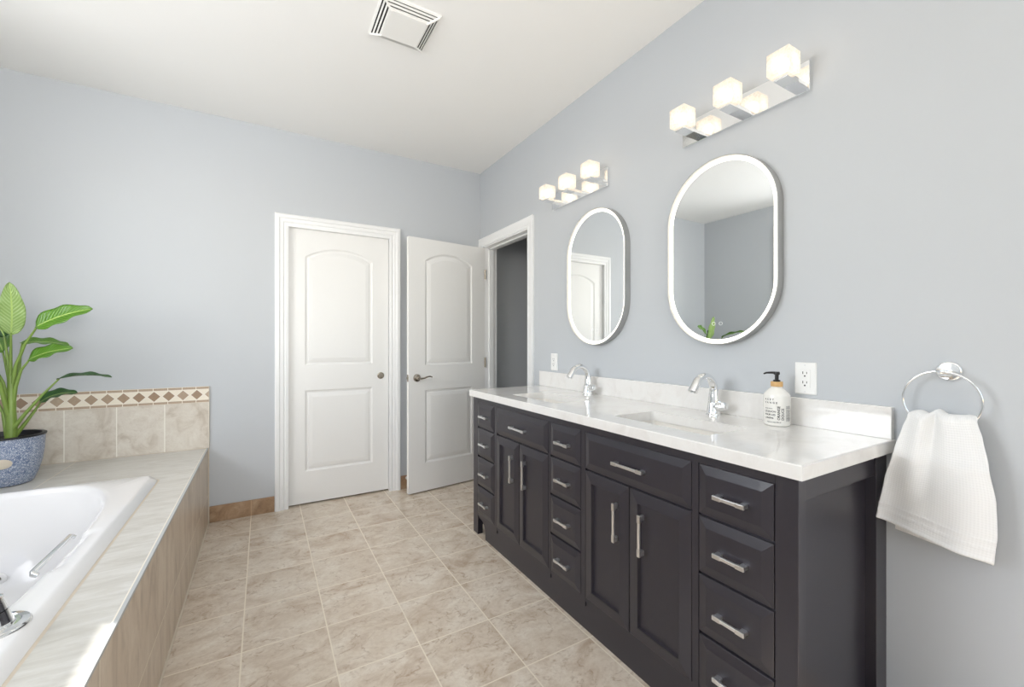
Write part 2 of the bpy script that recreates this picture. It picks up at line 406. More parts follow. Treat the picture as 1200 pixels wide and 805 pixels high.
# back wall with the pocket of the closed door
DX0, DX1, DZ = 0.156, 0.880, 2.036
wb_ = MB().box(XL - T, DX0, D, D + T, 0, H).box(DX1, HX + T, D, D + T, 0, H).box(DX0, DX1, D, D + T, DZ, H).box(DX0, DX1, D + 0.075, D + T, 0, DZ)
struct('wall_back', wb_, M['wall'], 'pale blue-grey painted back wall holding the closed white door', 'wall')
# right wall with the doorway
RY0, RY1, RZ = 2.642, 3.378, 2.045
wr = MB().box(W, W + T, YF - T, RY0, 0, H).box(W, W + T, RY1, D, 0, H).box(W, W + T, RY0, RY1, RZ, H)
struct('wall_right', wr, M['wall'], 'pale blue-grey right wall behind the vanity and its mirrors', 'wall')
# left wall with its window
WY0, WY1, WZ0, WZ1 = 0.95, 2.505, 1.20, 2.40
wl = MB().box(XL - T, XL, YF - T, WY0, 0, H).box(XL - T, XL, WY1, D, 0, H).box(XL - T, XL, WY0, WY1, 0, WZ0).box(XL - T, XL, WY0, WY1, WZ1, H)
struct('wall_left', wl, M['wall'], 'pale blue-grey left wall with a window above the bathtub', 'wall')
# wall behind the camera with the added window for the fill lamp
FX0, FX1, FZ0, FZ1 = -0.85, 1.35, 0.85, 2.35
wf = MB().box(XL, FX0, YF - T, YF, 0, H).box(FX1, W, YF - T, YF, 0, H).box(FX0, FX1, YF - T, YF, 0, FZ0).box(FX0, FX1, YF - T, YF, FZ1, H)
struct('wall_front', wf, M['wall'], 'pale blue-grey wall behind the camera with an added window for fill light', 'wall')
struct('wall_hall', MB().box(HX, HX + T, YF - T, D, 0, H).box(W + T, HX, 2.0 - T, 2.0, 0, H), M['hall'], 'shaded grey hall wall seen through the open doorway', 'wall')

def casing(mb, u0, u1, v1, prof, f, v0=0.0):
    """mitred U of moulding round an opening u0..u1, top v1; prof = (distance outwards, projection); f maps (u, v, projection)"""
    for (d0, p0), (d1, p1) in zip(prof, prof[1:]):
        a = [(u0 - d0, v0), (u0 - d0, v1 + d0), (u1 + d0, v1 + d0), (u1 + d0, v0)]
        b = [(u0 - d1, v0), (u0 - d1, v1 + d1), (u1 + d1, v1 + d1), (u1 + d1, v0)]
        for k in range(3):
            q = [mb.bm.verts.new(f(*a[k], p0)), mb.bm.verts.new(f(*a[k + 1], p0)), mb.bm.verts.new(f(*b[k + 1], p1)), mb.bm.verts.new(f(*b[k], p1))]
            mb.bm.faces.new(q)
    return mb
PROF = [(0.0, 0.0), (0.0, 0.010), (0.016, 0.012), (0.021, 0.008), (0.026, 0.008), (0.032, 0.013), (0.052, 0.015), (0.058, 0.020), (0.078, 0.020), (0.086, 0.014), (0.086, 0.0)]
c = casing(MB(), DX0, DX1, DZ, PROF, lambda u, v, p: (u, D - p, v))
c.box(DX0 - 0.001, DX0 + 0.002, D - 0.005, D + 0.03, 0, DZ).box(DX1 - 0.002, DX1 + 0.001, D - 0.005, D + 0.03, 0, DZ).box(DX0, DX1, D - 0.005, D + 0.03, DZ - 0.002, DZ + 0.001)
struct('trim_1', c, M['trim'], 'white moulded casing around the closed pocket door', 'door trim')
PR2 = [(0.0, 0.0), (0.0, 0.012), (0.010, 0.014), (0.016, 0.011), (0.022, 0.014), (0.060, 0.018), (0.070, 0.020), (0.0765, 0.018), (0.0765, 0.0)]
c = casing(MB(), RY0, RY1, RZ, PR2, lambda u, v, p: (W - p, u, v))
# jambs and stops inside the doorway
c.box(W - 0.004, W + T + 0.004, RY0 - 0.001, RY0 + 0.010, 0, RZ).box(W - 0.004, W + T + 0.004, RY1 - 0.010, RY1 + 0.001, 0, RZ).box(W - 0.004, W + T + 0.004, RY0, RY1, RZ - 0.010, RZ + 0.001)
c.box(W + 0.045, W + 0.085, RY0 + 0.010, RY0 + 0.022, 0, RZ - 0.01).box(W + 0.045, W + 0.085, RY1 - 0.022, RY1 - 0.010, 0, RZ - 0.01).box(W + 0.045, W + 0.085, RY0 + 0.01, RY1 - 0.01, RZ - 0.022, RZ - 0.010)
struct('trim_2', c, M['trim'], 'white casing and jamb around the open doorway', 'door trim')
struct('baseboard_back', MB().box(TXB, DX0 - 0.087, D - 0.010, D, 0, 0.108, 0.002), M['base'], 'brown stone tile baseboard between the tub surround and the closed door', 'baseboard')
struct('baseboard_back', MB().box(DX1 + 0.087, W, D - 0.010, D, 0, 0.108, 0.002), M['base'], 'brown stone tile baseboard behind the open door', 'baseboard')

# doors: two-panel leaves with arched top panel
def leaf_door(name, Wd, Hd, Td, panels, mat):
    mb = MB()
    for side, dep in ((0, 0.0), (1, Td)):
        s = 1 if side == 0 else -1
        f = lambda u, v, d=0.0, dep=dep, s=s: (u, dep + s * d, v)
        mb.poly(rect(0, Wd, 0, Hd), [p for p in panels], lambda u, v: f(u, v))
        for p in panels:
            lv = [(0.0, 0.0), (0.010, 0.006), (0.020, 0.007), (0.026, 0.004), (0.052, 0.0005)]
            loops = [[f(u, v, d) for u, v in (inset(p, i) if i else p)] for i, d in lv]
            mb.loft(loops, False, True)
    for a, b in ((0, 1), (1, 2), (2, 3), (3, 0)):
        r = rect(0, Wd, 0, Hd); p, q = r[a], r[b]
        mb.bm.faces.new([mb.bm.verts.new(x) for x in ((p[0], 0, p[1]), (q[0], 0, q[1]), (q[0], Td, q[1]), (p[0], Td, p[1]))])
    return mb
Hd = 2.022
d1 = thing('door_1', 'closed white two-panel pocket door in the back wall', 'door', (DX0 + 0.003, D + 0.022, 0.012), kind='structure')
leaf_door('', 0.716, Hd, 0.036, [rect(0.108, 0.592, 0.232, 0.832), arch(0.108, 0.592, 1.018, 1.897, 0.075)], M['door']).build('door_leaf', M['door'], d1)
fp = MB().lathe([(0.027, 0.0), (0.027, 0.002), (0.025, 0.0032), (0.021, 0.0032), (0.0195, 0.0006)], seg=28, axis='Y').lathe([(0.007, 0.0005), (0.007, 0.002), (0.006, 0.003)], seg=16, axis='Y')
bmesh.ops.transform(fp.bm, matrix=Matrix.Translation((0.656, 0, 0.922)) @ Matrix.Scale(-1, 4, (0, 1, 0)), verts=fp.bm.verts[:])
o = fp.build('flush_pull', M['nickel'], d1, smooth=True); o['label'] = 'round nickel flush pull'
# the open door, hinged at the corner side of the doorway
ax, ay, bx, by = 0.982, 3.270, 1.692, 3.366
ang = math.atan2(by - ay, bx - ax)
LW = math.hypot(bx - ax, by - ay)
d2 = thing('door_2', 'open white two-panel door swung against the back wall', 'door', (ax, ay, 0.010), ang, kind='structure')
leaf_door('', LW, Hd, 0.036, [rect(0.140, 0.585, 0.222, 0.808), arch(0.140, 0.585, 1.006, 1.918, 0.070)], M['door']).build('door_leaf', M['door'], d2)
hz = 0.908
hb = MB().lathe([(0.031, 0.0), (0.031, 0.004), (0.027, 0.010), (0.018, 0.012), (0.014, 0.020), (0.013, 0.042), (0.010, 0.048)], seg=28, axis='Y')
bmesh.ops.transform(hb.bm, matrix=Matrix.Translation((0.068, 0, hz)) @ Matrix.Scale(-1, 4, (0, 1, 0)), verts=hb.bm.verts[:])
lev = hb.build('door_handle', M['nickel'], d2, smooth=True); lev['label'] = 'brushed nickel lever handle'
MB().tube([(0.066, -0.042, hz), (0.085, -0.046, hz - 0.004), (0.110, -0.048, hz - 0.001), (0.135, -0.047, hz + 0.008), (0.160, -0.045, hz + 0.011), (0.180, -0.043, hz + 0.004)], [0.010, 0.009, 0.008, 0.0075, 0.007, 0.005], flat=0.8).build('lever', M['nickel'], lev, smooth=True)
MB().box(-0.002, 0.003, 0.006, 0.030, hz - 0.028, hz + 0.028, 0.001).box(-0.009, 0.002, 0.011, 0.025, hz - 0.008, hz + 0.008, 0.002).build('latch', M['nickel'], d2)
for z in (0.22, 1.012, 1.79):
    MB().tube([(LW + 0.004, -0.006, z - 0.044), (LW + 0.004, -0.006, z + 0.044)], 0.006).box(LW - 0.004, LW + 0.002, -0.004, 0.030, z - 0.042, z + 0.042).build('hinge', M['nickel'], d2, smooth=True)

# windows
def window(name, label, f, u0, u1, v0, v1, mull):
    w = thing(name, label, 'window', f((u0 + u1) / 2, v0, 0), kind='structure')
    o0 = Vector(w.location)
    g = lambda u, v, p: Vector(f(u, v, p)) - o0
    def bx(mb, a0, a1, b0, b1, p0, p1):
        A = g(a0, b0, p0); B = g(a1, b1, p1)
        mb.box(min(A.x, B.x), max(A.x, B.x), min(A.y, B.y), max(A.y, B.y), min(A.z, B.z), max(A.z, B.z), 0.002); return mb
    c = MB(); cw = 0.085
    bx(c, u0 - cw, u0, v0 - cw, v1 + cw, 0, 0.018); bx(c, u1, u1 + cw, v0 - cw, v1 + cw, 0, 0.018)
    bx(c, u0, u1, v1, v1 + cw, 0, 0.018); bx(c, u0, u1, v0 - cw, v0, 0, 0.018)
    c.build('window_casing', M['trim'], w)
    s = MB(); fw = 0.045
    for a0, a1, b0, b1 in ((u0, u0 + fw, v0, v1), (u1 - fw, u1, v0, v1), (u0 + fw, u1 - fw, v0, v0 + fw), (u0 + fw, u1 - fw, v1 - fw, v1)):
        bx(s, a0, a1, b0, b1, -0.09, -0.04)
    n = mull
    for k in range(1, n):
        u = u0 + (u1 - u0) * k / n; bx(s, u - 0.02, u + 0.02, v0 + fw, v1 - fw, -0.085, -0.045)
    s.build('window_frame', M['trim'], w)
    p = MB(); bx(p, u0 + fw * 0.5, u1 - fw * 0.5, v0 + fw * 0.5, v1 - fw * 0.5, -0.067, -0.063); p.build('window_pane', M['pane'], w)
    return w
window('window_1', 'white cased window in the left wall above the bathtub', lambda u, v, p: (XL + p, u, v), WY0, WY1, WZ0, WZ1, 1)
window('fill_window', 'added wide white cased window behind the camera, admitting fill light', lambda u, v, p: (u, YF + p, v), FX0, FX1, FZ0, FZ1, 2)  # unseen window, added as the opening for the fill lamp

# ------------------------------------------------------------------ vanity cabinet
FXV = 1.159               # face of the frame
VY0, VY1, VT = 0.555, 2.462, 0.862
van = thing('vanity_cabinet', 'long charcoal double vanity cabinet under the white countertop', 'vanity', (FXV, VY0, 0))
ox, oy = FXV, VY0
def L(y): return y - oy
cb = MB()   # face frame, back, floor, inner dividers, kick rail with bracket ends
th = 0.022
stiles = [(2.178, 2.150), (1.634, 1.621), (1.399, 1.372), (0.862, 0.839)]
cb.box(0, th, L(0.612), L(2.398), 0.829, VT)                                   # top rail
for a, b in stiles: cb.box(0.0, th, L(b), L(a), 0.10, 0.829)
for (a, b, zs) in ((2.398, 2.178, (0.6725, 0.494, 0.3115)), (1.621, 1.399, (0.6725, 0.494, 0.3115)), (0.839, 0.612, (0.6725, 0.494, 0.3115)), (2.150, 1.634, (0.6725,)), (1.372, 0.862, (0.6725,))):
    for z in zs: cb.box(0.010, th, L(b), L(a), z - 0.005, z + 0.005)
cb.box(0.001, th, L(0.612), L(2.398), 0.118, 0.136)
cb.box(0.500, 0.512, 0.04, L(VY1) - 0.04, 0.06, VT)                            # back
cb.box(th, 0.50, 0.04, L(VY1) - 0.04, 0.118, 0.132)                            # floor of the cabinet
cb.build('carcass', M['vanity'], van)
dk = MB().box(th + 0.002, th + 0.006, 0.06, L(VY1) - 0.06, 0.13, 0.845)
dk.build('interior_shade_sheet', M['dark'], van)  # near-black sheet in place of the shade behind the drawer gaps
# kick board with curved bracket at both ends
kz = 0.118
def bracket(s):
    return [(s * 0.0, kz), (s * 0.0, kz)]
ko = [(2.398, kz)]
far = [(2.398, kz - 0.012), (2.350, kz - 0.018), (2.325, kz - 0.035), (2.310, kz - 0.060), (2.306, kz - 0.090), (2.306, 0.0)]
near = [(VY0 + VY1 - y, z) for y, z in far][::-1]
ko = [(2.398, kz)] + far + near + [(0.619, kz)]
ko = [(L(y), z) for y, z in ko]
kb = MB()
kb.loft([[(0.005, y, z) for y, z in ko], [(0.024, y, z) for y, z in ko]])
kb.build('kick_board', M['vanity'], van)
for y0, y1 in ((VY0, 0.612), (2.398, VY1)):
    MB().box(0.0, 0.034, L(y0), L(y1), 0, VT, 0.0015).build('leg', M['vanity'], van)
for y0 in (VY0, VY1 - 0.058):
    MB().box(0.455, 0.529, L(y0), L(y0) + 0.058, 0, VT, 0.0015).build('leg', M['vanity'], van)
for s, y in ((1, VY0), (-1, VY1)):
    ya = L(y) + s * 0.028; yb = ya + s * 0.010
    p = MB().box(0.03, 0.46, min(ya, yb), max(ya, yb), 0.05, 0.858)
    yc = L(y) + s * 0.005; yd = L(y) + s * 0.030
    p.box(0.0355, 0.4535, min(yc, yd), max(yc, yd), 0.792, VT, 0.0015).box(0.0355, 0.4535, min(yc, yd), max(yc, yd), 0.04, 0.10, 0.001)
    p.build('side_panel', M['vanity'], van)
def front(y0, y1, z0, z1, levels):
    mb = MB(); loops = [[(-d, L(u), v) for u, v in inset(rect(y0, y1, z0, z1), i)] for i, d in levels]
    mb.loft(loops, True, True); return mb
DRW = [(0.0, -0.016), (0.0, 0.0), (0.0012, 0.001), (0.027, 0.0075), (0.029, 0.0078)]
DOR = [(0.0, -0.016), (0.0, 0.0), (0.0012, 0.001), (0.040, 0.0075), (0.044, 0.0075), (0.047, -0.004), (0.052, -0.0045)]
def pull(parent, yc, zc, length, vertical=False):
    """flat bar pull: waisted bar, knurled end grips, two posts"""
    m = MB(); hl = length / 2; g = min(0.028, length * 0.27)
    def b(a0, a1, t0, t1, d0, d1, bev=0.0016):
        if vertical: m.box(-d1, -d0, L(yc) + t0, L(yc) + t1, zc + a0, zc + a1, bev, 3)
        else: m.box(-d1, -d0, L(yc) + a0, L(yc) + a1, zc + t0, zc + t1, bev, 3)
    b(-hl + g * 0.8, hl - g * 0.8, -0.0052, 0.0052, 0.0240, 0.0310)
    for s in (-1, 1):
        pa, pb = sorted((s * (hl - g * 0.72), s * (hl - 0.0015))); b(pa, pb, -0.0056, 0.0056, 0.006, 0.029)
        for q, dq in ((0.90, 0.020), (1.06, 0.0225)):      # rounded inner corner
            pa, pb = sorted((s * (hl - g * q), s * (hl - g * 0.6))); b(pa, pb, -0.0054, 0.0054, dq, 0.029)
    o = m.build('pull_handle', M['pull'], parent); o['label'] = 'chrome bar pull'
    for s in (-1, 1):
        m = MB(); a0, a1 = sorted((s * (hl - g), s * hl)); b(a0, a1, -0.0066, 0.0066, 0.0235, 0.0322)
        m.build('handle_grip', M['satin'], o)
rows = [(0.677, 0.828), (0.4985, 0.668), (0.3165, 0.4895), (0.1375, 0.3065)]
for (ya, yb) in ((2.1805, 2.3955), (1.4015, 1.6185), (0.6145, 0.8365)):
    for z0, z1 in rows:
        d = front(ya, yb, z0, z1, DRW).build('drawer', M['vanity'], van)
        pull(d, (ya + yb) / 2, (z0 + z1) / 2 - 0.004, 0.096)
for (ya, yb) in ((1.637, 2.148), (0.864, 1.370)):
    d = front(ya, yb, 0.677, 0.828, DRW).build('drawer', M['vanity'], van)
    pull(d, (ya + yb) / 2, 0.7455, 0.150)
    m_ = (ya + yb) / 2 + 0.008
    for y0, y1, hy in ((m_ + 0.002, yb, m_ + 0.056), (ya, m_ - 0.002, m_ - 0.070)):
        dd = front(y0, y1, 0.137, 0.668, DOR).build('cabinet_door', M['vanity'], van)
        pull(dd, hy, 0.523, 0.146, True)

# ------------------------------------------------------------------ countertop, sinks, taps
CX0, CY0, CY1, CZ = 1.129, 0.533, 2.464, 0.900
ct = thing('countertop', 'white quartz countertop with backsplash on the charcoal vanity', 'countertop', (CX0, CY0, 0.862))
SK = [(0.862, 1.288), (1.690, 2.112)]
SX0, SX1 = 1.236, 1.462
holes = [rrect(SX0, SX1, a, b, 0.012)[::-1] for a, b in SK]
mb = MB(); e = 0.003
outer = rect(CX0 + e, W, CY0 + e, CY1 - e)
hz_ = lambda z: (lambda u, v: (u - CX0, v - CY0, z - 0.862))
mb.poly(outer, holes, hz_(CZ)); mb.poly(rect(CX0, W, CY0, CY1), holes, hz_(0.8622))
o2 = rect(CX0, W, CY0, CY1)
mb.loft([[(u - CX0, v - CY0, CZ - 0.862) for u, v in outer], [(u - CX0, v - CY0, CZ - e - 0.862) for u, v in o2], [(u - CX0, v - CY0, 0.0002) for u, v in o2]], False, False)
for h in holes:
    mb.loft([[(u - CX0, v - CY0, CZ - 0.862) for u, v in h], [(u - CX0, v - CY0, 0.0002) for u, v in h]], False, False)
mb.build('slab', M['quartz'], ct)
MB().box(W - 0.020 - CX0, W - CX0, 0.004, CY1 - CY0 + 0.010, CZ - 0.862, 1.000 - 0.862, 0.0015).build('backsplash', M['quartz'], ct)

def sink(y0, y1, label):
    cy = (y0 + y1) / 2; cx = (SX0 + SX1) / 2; hw = (y1 - y0) / 2; hd = (SX1 - SX0) / 2
    t = thing('sink_basin', label, 'sink', (cx, cy, 0.712), group='undermount sinks')
    def ring(k, r, z, sx=0.0): return [(u, v, z) for u, v in rrect(-hd - k - sx, hd + k + sx, -hw - k, hw + k, r, 6)]
    m = MB()
    m.loft([ring(0.022, 0.03, 0.146), ring(0.022, 0.03, 0.1495), ring(0.005, 0.016, 0.1495), ring(0.003, 0.016, 0.143), ring(-0.004, 0.018, 0.09), ring(-0.010, 0.022, 0.045), ring(-0.026, 0.03, 0.026), ring(-0.06, 0.04, 0.018)], False, True)
    m.loft([ring(0.022, 0.03, 0.146), ring(0.010, 0.03, 0.14), ring(0.004, 0.03, 0.085), ring(-0.006, 0.04, 0.035), ring(-0.03, 0.04, 0.008), ring(-0.06, 0.04, 0.0)], False, True)
    m.build('basin', M['ceramic'], t, smooth=True, angle=50)
    MB().lathe([(0.024, 0.017), (0.024, 0.021), (0.018, 0.0225), (0.012, 0.0205), (0.0, 0.0205)], seg=24).build('drain', M['chrome'], t, smooth=True)
    return t
sink(*SK[0], 'near rectangular undermount sink, closest to the soap bottle')
sink(*SK[1], 'far rectangular undermount sink, closest to the open door')

def faucet(y, label):
    t = thing('faucet', label, 'faucet', (1.612, y, CZ), group='chrome basin faucets')
    m = MB().lathe([(0.0300, 0.0), (0.0300, 0.004), (0.0270, 0.007), (0.0250, 0.016), (0.0225, 0.030), (0.020, 0.05)], seg=28)
    m.build('body', M['chrome'], t, smooth=True)
    pts, rad = [(0.004, 0, 0.010), (0.005, 0, 0.045), (0.0045, 0, 0.080)], [0.0260, 0.0240, 0.0215]
    cx, cz, Ra = -0.058, 0.100, 0.0610
    for k in range(15):
        a = math.radians(-4 + 160 * k / 14)
        pts.append((cx + Ra * math.cos(a) * 1.03, 0, cz + Ra * math.sin(a) * 1.03)); rad.append(0.0190 - 0.0035 * math.sin(PI * k / 14))
    pts += [(-0.1265, 0, 0.112), (-0.1310, 0, 0.103)]; rad += [0.0195, 0.0200]
    s = MB().tube(pts, rad, seg=24, flat=0.84).build('spout', M['chrome'], t, smooth=True)
    MB().lathe([(0.0095, 0.0), (0.0095, 0.006), (0.008, 0.007)], c=(-0.1310, 0, 0.0965), seg=20).build('aerator', M['satin'], s, smooth=True)
    hh = MB().tube([(0.003, -0.006, 0.034), (0.003, -0.022, 0.036), (0.003, -0.0235, 0.0362), (0.003, -0.044, 0.040), (0.003, -0.056, 0.0425), (0.003, -0.060, 0.043)], [0.0195, 0.0205, 0.0190, 0.0175, 0.0145, 0.007], seg=24).build('handle', M['chrome'], t, smooth=True)
    MB().tube([(-0.002, -0.046, 0.050), (-0.020, -0.050, 0.058), (-0.038, -0.052, 0.062)], [0.0065, 0.006, 0.0045], seg=14, flat=0.6).build('lever', M['chrome'], hh, smooth=True)
    return t
fa = faucet(1.098, 'chrome arched faucet at the near sink, left of the soap bottle')
copy_thing(fa, (1.612, 1.890, CZ), 'chrome arched faucet at the far sink, below the smaller-looking mirror')

# ------------------------------------------------------------------ soap dispenser
SBX, SBY, SBR = 1.612, 0.845, 0.0425
sd = thing('soap_dispenser', 'white hand soap bottle with black pump and bamboo collar', 'soap dispenser', (SBX, SBY, CZ))
prof = [(0.036, 0.0), (0.0405, 0.002), (SBR, 0.007), (SBR, 0.108), (0.0415, 0.112), (0.039, 0.116), (0.027, 0.130), (0.0205, 0.135), (0.0175, 0.138), (0.0170, 0.142)]
MB().lathe(prof, seg=48).build('bottle', M['bottle'], sd, smooth=True, angle=60)
MB().lathe([(0.0165, 0.140), (0.0195, 0.1405), (0.0195, 0.157), (0.0185, 0.158), (0.010, 0.158)], seg=32).build('collar', M['bamboo'], sd, smooth=True)
pm = MB().lathe([(0.0115, 0.158), (0.0115, 0.163), (0.0105, 0.164), (0.0062, 0.165), (0.0062, 0.182), (0.0095, 0.183), (0.0100, 0.189), (0.0085, 0.1935)], seg=24).build('pump', M['black'], sd, smooth=True)
_d = Vector((-0.72, 0.69, 0)).normalized()
MB().tube([_d * 0.002 + Vector((0, 0, 0.1895)), _d * 0.018 + Vector((0, 0, 0.1900)), _d * 0.034 + Vector((0, 0, 0.1895)), _d * 0.043 + Vector((0, 0, 0.1855))], [0.0062, 0.0055, 0.0045, 0.0035], seg=12, flat=0.75).build('nozzle', M['black'], pm, smooth=True)
def text_bm(s, size, space=1.0, bold=0.00022):
    cu = bpy.data.curves.new('t', 'FONT'); cu.body = s; cu.size = size; cu.space_character = space; cu.offset = bold; cu.resolution_u = 3
    to = bpy.data.objects.new('t', cu); COL.objects.link(to)
    bpy.context.view_layer.update()
    me = bpy.data.meshes.new_from_object(to); b = bmesh.new(); b.from_mesh(me)
    bpy.data.objects.remove(to); bpy.data.curves.remove(cu); bpy.data.meshes.remove(me)
    return b
def wrap_text(items, name, mat, parent, R, a0):
    m = MB()
    for s, size, sp, u, z, vert in items:
        b = text_bm(s, size, sp)
        for v in b.verts:
            x, y = v.co.x, v.co.y
            if vert: x, y = -y, x
            a = a0 + (u + x) / R
            v.co = Vector(((R + 0.0004) * math.cos(a), (R + 0.0004) * math.sin(a), z + y))
        m.add(b)
    return m.build(name, mat, parent, normals=False, merge=0)
A0 = math.atan2(-SBY, -SBX)           # the bottle's face looks into the room
wrap_text([('A C E T', 0.0085, 1.15, -0.041, 0.0930, False), ('V A N G E', 0.0085, 1.15, -0.041, 0.0815, False),
           ('LE SAVON', 0.0084, 1.0, -0.041, 0.05, False), ('POUR LES', 0.0084, 1.0, -0.041, 0.0385, False), ('L MAINS', 0.0084, 1.0, -0.041, 0.027, False),
           ('ORANGE', 0.0120, 1.0, 0.010, 0.024, True), ('DOUCE', 0.0120, 1.0, 0.0225, 0.024, True)], 'label_print', M['ink'], sd, SBR, A0)
wrap_text([('savon doux', 0.0055, 1.05, -0.040, 0.062, False)], 'small_print', M['paleink'], sd, SBR, A0)
wrap_text([('mains et corps 500 ml', 0.0050, 1.0, -0.032, 0.014, False)], 'bottom_print', M['paleink'], sd, SBR, A0)
wrap_text([('orange douce savon doux', 0.0052, 1.0, 0.034 + 0.005 * k, 0.02, True) for k in range(4)], 'side_print', M['paleink'], sd, SBR, A0)

# ------------------------------------------------------------------ outlets
def outlet(y, label):
    t = thing('wall_outlet', label, 'outlet', (W, y, 1.070), group='duplex outlets above the countertop')
    hw, hh = 0.0355, 0.0575
    m = MB(); m.loft([[(0, a, b) for a, b in rrect(-hw, hw, -hh, hh, 0.004)], [(-0.003, a, b) for a, b in rrect(-hw, hw, -hh, hh, 0.004)], [(-0.0062, a, b) for a, b in rrect(-hw + 0.004, hw - 0.004, -hh + 0.004, hh - 0.004, 0.003)]])
    m.build('cover_plate', M['plastic'], t)
    r = MB(); r.loft([[(-0.006, a, b) for a, b in rrect(-0.0168, 0.0168, -0.0335, 0.0335, 0.003)], [(-0.0085, a, b) for a, b in rrect(-0.0165, 0.0165, -0.033, 0.033, 0.003)]])
    rc = r.build('receptacle', M['plastic'], t)
    for z in (0.017, -0.017):
        for y0, y1, za, zb in ((0.005, 0.0075, z - 0.001, z + 0.008), (-0.0075, -0.0055, z, z + 0.007)):
            MB().box(-0.0088, -0.0080, y0, y1, za, zb).build('slot', M['slot'], rc)
        MB().lathe([(0.0028, 0.0), (0.0028, 0.0006)], c=(-0.0088, 0, z - 0.008), seg=12, axis='X').build('ground_hole', M['slot'], rc)
    for z in (0.0475, -0.0475):
        MB().lathe([(0.0032, 0.0), (0.0032, 0.001), (0.002, 0.0016)], c=(-0.0075, 0, z), seg=12, axis='X').build('screw', M['satin'], t)
    return t
ou = outlet(0.7855, 'white duplex outlet right of the soap bottle')
copy_thing(ou, (W, 2.319, 1.068), 'white duplex outlet beside the open doorway, behind the far faucet')

# ------------------------------------------------------------------ mirrors
def mirror(y, label):
    hw, hh, dep = 0.2505, 0.395, 0.040
    t = thing('oval_mirror', label, 'mirror', (W, y, 1.586), group='lighted pill mirrors')
    def st(k, x): return [(x, a, b) for a, b in rrect(-hw + k, hw - k, -hh + k, hh - k, hw - k, 24)]
    m = MB().loft([st(0.0, -0.001), st(0.0, -dep + 0.001), st(0.001, -dep), st(0.0026, -dep), st(0.0034, -dep + 0.001), st(0.0034, -dep + 0.014), st(0.0034, -0.001)], False, False)
    m.loft([st(0.0, -0.001), st(0.0034, -0.001)], False, False)
    m.build('frame', M['frame'], t, smooth=True, angle=35)
    g = MB(); g.loft([st(0.004, -0.010), st(0.004, -dep + 0.0150)], True, True); g.build('glass', M['mirror'], t, smooth=True, angle=30)
    l = MB().loft([st(0.0037, -dep + 0.0149), st(0.0037, -dep + 0.0138), st(0.0215, -dep + 0.0138), st(0.0215, -dep + 0.0149)], False, False)
    s = l.build('light_strip', M['led'], t, smooth=True, angle=30); s['label'] = 'glowing white light strip round the rim'
    for yy in (0.020, -0.012):
        b = MB().tube([(-dep + 0.0142, yy + 0.0072 * math.cos(2 * PI * k / 20), -0.306 + 0.0072 * math.sin(2 * PI * k / 20)) for k in range(20)], 0.0006, seg=6, closed=True)
        b.build('touch_button', M['icon'], t)
    return t
mi = mirror(1.112, 'near pill-shaped mirror with glowing rim, above the near faucet')
copy_thing(mi, (W, 1.886, 1.580), 'far pill-shaped mirror with glowing rim, nearest the doorway')

# ------------------------------------------------------------------ vanity lights
def vanity_light(yc, z0, label):
    t = thing('vanity_light', label, 'wall light', (W, yc, z0), group='three-cube vanity lights')
    MB().box(-0.018, 0, -0.2640, 0.2640, 0.0, 0.108, 0.0015).build('back_plate', M['chrome'], t)
    for k in (1, 0, -1):
        y = -0.014 + k * 0.2085
        a = MB().box(-0.128, -0.016, y - 0.0235, y + 0.0235, 0.026, 0.042, 0.001).build('arm', M['chrome'], t)
        s = MB().box(-0.1470, -0.0700, y - 0.0385, y + 0.0385, 0.0425, 0.1215, 0.004)
        so = s.build('lamp_shade', M['shade'], t); so['label'] = 'glowing crackled glass cube shade'
        MB().lathe([(0.006, 0.050), (0.012, 0.056), (0.018, 0.072), (0.019, 0.084), (0.013, 0.098), (0.004, 0.104)], c=(-0.1085, y, 0), seg=16).build('bulb', M['bulb'], so, smooth=True)
    return t
vl = vanity_light(1.030, 2.0970, 'chrome vanity light with three glass cubes above the near mirror')
copy_thing(vl, (W, 2.056, 2.0840), 'chrome vanity light with three glass cubes above the far mirror')

# ------------------------------------------------------------------ towel ring and towel
RYc, RZc, RXc, RR = 0.4215, 1.037, 1.648, 0.0815
tr = thing('towel_ring', 'chrome towel ring on the right wall, beside the vanity end', 'towel ring', (W, RYc, RZc))
MB().lathe([(0.0, 0.0), (0.0285, 0.0), (0.0285, -0.006), (0.0255, -0.010), (0.0235, -0.0105), (0.0225, -0.013), (0.011, -0.015)], c=(0, -0.008, 0.081), seg=36, axis='X', cap0=False).build('backplate', M['chrome'], tr, smooth=True)
MB().tube([(-0.012, -0.008, 0.081), (-0.030, -0.004, 0.0815), (-0.040, -0.001, 0.0815), (-0.050, 0.0, 0.0815)], [0.009, 0.0075, 0.0075, 0.0085], seg=16).lathe([(0.004, -0.056), (0.0085, -0.052), (0.0095, -0.044), (0.008, -0.037)], c=(0.0, 0, 0.0815), seg=20, axis='X').build('post', M['chrome'], tr, smooth=True)
MB().tube([(RXc - W, RR * math.cos(2 * PI * k / 64), RR * math.sin(2 * PI * k / 64)) for k in range(64)], 0.0034, seg=10, closed=True).build('ring', M['chrome'], tr, smooth=True)
